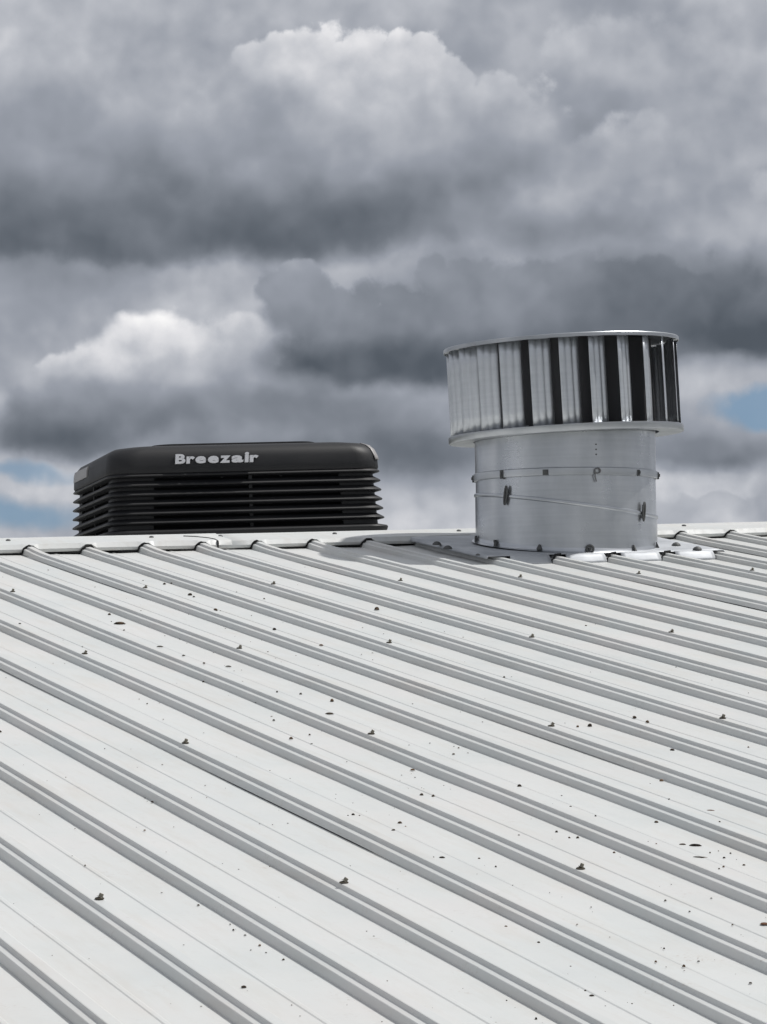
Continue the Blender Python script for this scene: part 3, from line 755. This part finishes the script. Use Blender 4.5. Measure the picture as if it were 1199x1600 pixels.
# ------------------------------------------------------------------ debris on the pans
def lump(c, L, w, h, yaw, bend=0., seed=0):
    m = MB(); rings = []; n = 6
    for i in range(n+1):
        s = i/n*2-1; k = math.sqrt(max(0.02, 1-s*s))
        rings.append([(s*L/2, bend*(s*s-.5)*L+w/2*k*ca(2*math.pi*j/6)*(1+.3*mnoise.noise(Vector((s*2, j, seed)))), h*.45*k+h/2*k*sa(2*math.pi*j/6)) for j in range(6)])
    m.rings(rings, True, True, True)
    rt = Matrix.Rotation(yaw, 3, 'Z'); c = Vector(c)
    m.v = [tuple(rt @ Vector(q)+c) for q in m.v]; return m
view_yaw = math.atan2(_RC[0][1], _RC[0][0])
BIG = [  # picture x, y, length px, height px, tilt, name, label, category
 (187, 975, 19, 5, .12, 'dead_leaf', 'curled dark dead leaf beside a round speck, left under the cooler', 'leaf'),
 (298, 876, 12, 4, -.1, 'dead_leaf', 'small dark dead leaf just below the ridge cap under the cooler', 'leaf'),
 (589, 953, 8, 7, .2, 'pebble', 'black pebble on a pan below the round shadow edge', 'pebble'),
 (250, 1011, 11, 3, 0, 'twig', 'short dark twig on the roof below the curled dead leaf', 'twig'),
 (357, 1042, 10, 3, .1, 'twig', 'short black twig below a roof screw, left of centre', 'twig'),
 (515, 1116, 14, 4, .1, 'twig', 'short twig under a black speck near the roof centre', 'twig'),
 (519, 1096, 6, 6, 0, 'pebble', 'round black pebble just above a short twig near roof centre', 'pebble'),
 (1087, 1322, 20, 5, .1, 'twig', 'thickest black twig on the roof, low near the right edge', 'twig'),
 (1067, 1320, 11, 3, .05, 'twig', 'thin grey twig just left of the thickest black twig', 'twig'),
 (1095, 1340, 25, 2.5, .28, 'twig', 'long thin twig just below the thickest black twig', 'twig'),
 (1111, 1267, 14, 2.5, .2, 'twig', 'brown sliver of bark above the thickest black twig, near right edge', 'bark'),
 (1195, 1445, 15, 5, .25, 'dead_leaf', 'pointed brown leaf cut by the right picture edge', 'leaf'),
 (691, 1341, 10, 4, 0, 'twig', 'stubby dark twig alone on a pan, right of lower centre', 'twig'),
 (625, 1287, 8, 5, .1, 'pebble', 'black pebble with tiny specks beside it, in the lower middle', 'pebble'),
 (1026, 1286, 7, 5, -.4, 'pebble', 'black pebble lying against the foot of a rib, right side', 'pebble'),
 (1034, 1221, 7, 5, .1, 'pebble', 'black pebble on the pan above the brown bark sliver', 'pebble'),
 (645, 1204, 8, 4, 0, 'pebble', 'flat black pebble at a rib edge below centre', 'pebble'),
 (925, 1557, 9, 4, 0, 'twig', 'stubby black twig near the bottom, right of centre', 'twig'),
 (381, 1543, 9, 4, .5, 'dead_leaf', 'small dark dead leaf near the bottom, left of centre', 'leaf'),
]
PAN = -RH+.0006
def px_m(x, y):
    p = on_roof(x, y, PAN); return ((_M3 @ p)-CAM).dot(C_FWD)/F_PX, p
for i, (x, y, L, h, tl, nm, lab, cat) in enumerate(BIG):
    k, p = px_m(x, y)
    dep = h*k*1.3 if nm != 'dead_leaf' else h*k*2.2
    m = lump((0, 0, 0), L*k, dep, h*k*.75, 0, .08 if nm != 'pebble' else 0, i)
    o = m.build(nm, M_LEAFB if lab.startswith(('pointed brown', 'brown')) else M_DEB, None, 50, ROOF @ Matrix.Translation(p) @ Matrix.Rotation(view_yaw-tl*1.0, 4, 'Z'))
    tag(o, lab, cat, 'debris lying on the roof')
DOTS = [(171, 961, 6), (287, 1025, 5), (433, 1082, 4), (470, 1085, 4), (428, 1126, 4), (455, 1155, 6), (484, 1149, 4), (337, 954, 6), (429, 984, 6), (502, 1009, 6), (297, 930, 6), (303, 933, 4), (319, 1037, 4), (347, 926, 3),
 (257, 913, 4), (413, 936, 3), (318, 1066, 4), (230, 1100, 3), (788, 1059, 4), (1012, 1129, 6), (1051, 1173, 6), (922, 1135, 8), (903, 1136, 5), (992, 1122, 7), (709, 1179, 4), (717, 1169, 3), (916, 978, 3), (990, 983, 3),
 (812, 1229, 7), (677, 1245, 6), (659, 1243, 6), (615, 1298, 6), (634, 1292, 3), (811, 1306, 4), (842, 1474, 6), (791, 1449, 5), (1025, 1504, 5), (1038, 1483, 4), (1069, 1511, 6), (1092, 1503, 4), (1173, 1537, 5), (915, 1549, 4),
 (931, 1276, 4), (892, 1261, 4), (878, 1244, 3), (870, 1301, 5), (890, 1310, 4), (903, 1310, 5), (960, 1333, 4), (924, 1418, 3), (1040, 1408, 4), (1078, 1425, 3), (1112, 1404, 3), (1145, 1446, 4), (1046, 1250, 4), (1125, 1285, 4), (1148, 1285, 3),
 (1110, 1333, 3), (1132, 1341, 4), (1142, 1334, 4), (1131, 1355, 4), (1124, 1358, 4), (1163, 1352, 4), (1026, 1319, 3), (749, 1342, 4), (775, 1355, 4), (678, 1340, 3), (552, 1274, 5), (544, 1275, 3), (562, 1275, 3), (226, 1298, 4), (133, 1353, 3), (310, 1415, 4), (365, 1454, 4), (406, 1478, 4), (443, 1500, 5), (383, 1462, 4), (416, 1489, 3), (360, 1445, 3), (238, 1254, 4), (892, 1511, 3), (902, 1445, 3), (988, 1569, 3), (1053, 1572, 3), (792, 1564, 3), (838, 1593, 5), (1080, 1218, 0), (1170, 1168, 3), (0, 1144, 5), (31, 975, 4), (194, 985, 3), (268, 912, 4)]
dm = MB(); rnd = random.Random(3)
for i, (x, y, d) in enumerate(DOTS):
    if d <= 0: continue
    k, p = px_m(x, y)
    d *= .95
    m = lump(p, d*k*rnd.uniform(.8, 1.3), d*k*rnd.uniform(.9, 1.6), d*k*rnd.uniform(.45, .75), view_yaw+rnd.uniform(-.4, .4), 0, i)
    dm.add(m.v, m.f)
for i in range(620):                # dust-sized grains, thicker in a band down the middle
    x = rnd.uniform(0, 1199); y = rnd.uniform(880, 1600)
    if rnd.random() > .35+.65*math.exp(-((x-(200+1.15*(y-850)))/260)**2): continue
    k, p = px_m(x, y); d = rnd.choice((1.2, 1.4, 1.6, 2.0, 2.4))
    fr = (p.x+.0165) % PIT
    if fr < .06: continue
    m = lump(p, d*k*rnd.uniform(.8, 1.8), d*k, d*k*.4, rnd.uniform(0, 3), 0, i); dm.add(m.v, m.f)
tag(dm.build('grit', M_DEB, None, 50, ROOF), 'fine dark grit and specks scattered over the pans', 'grit', kind='stuff')
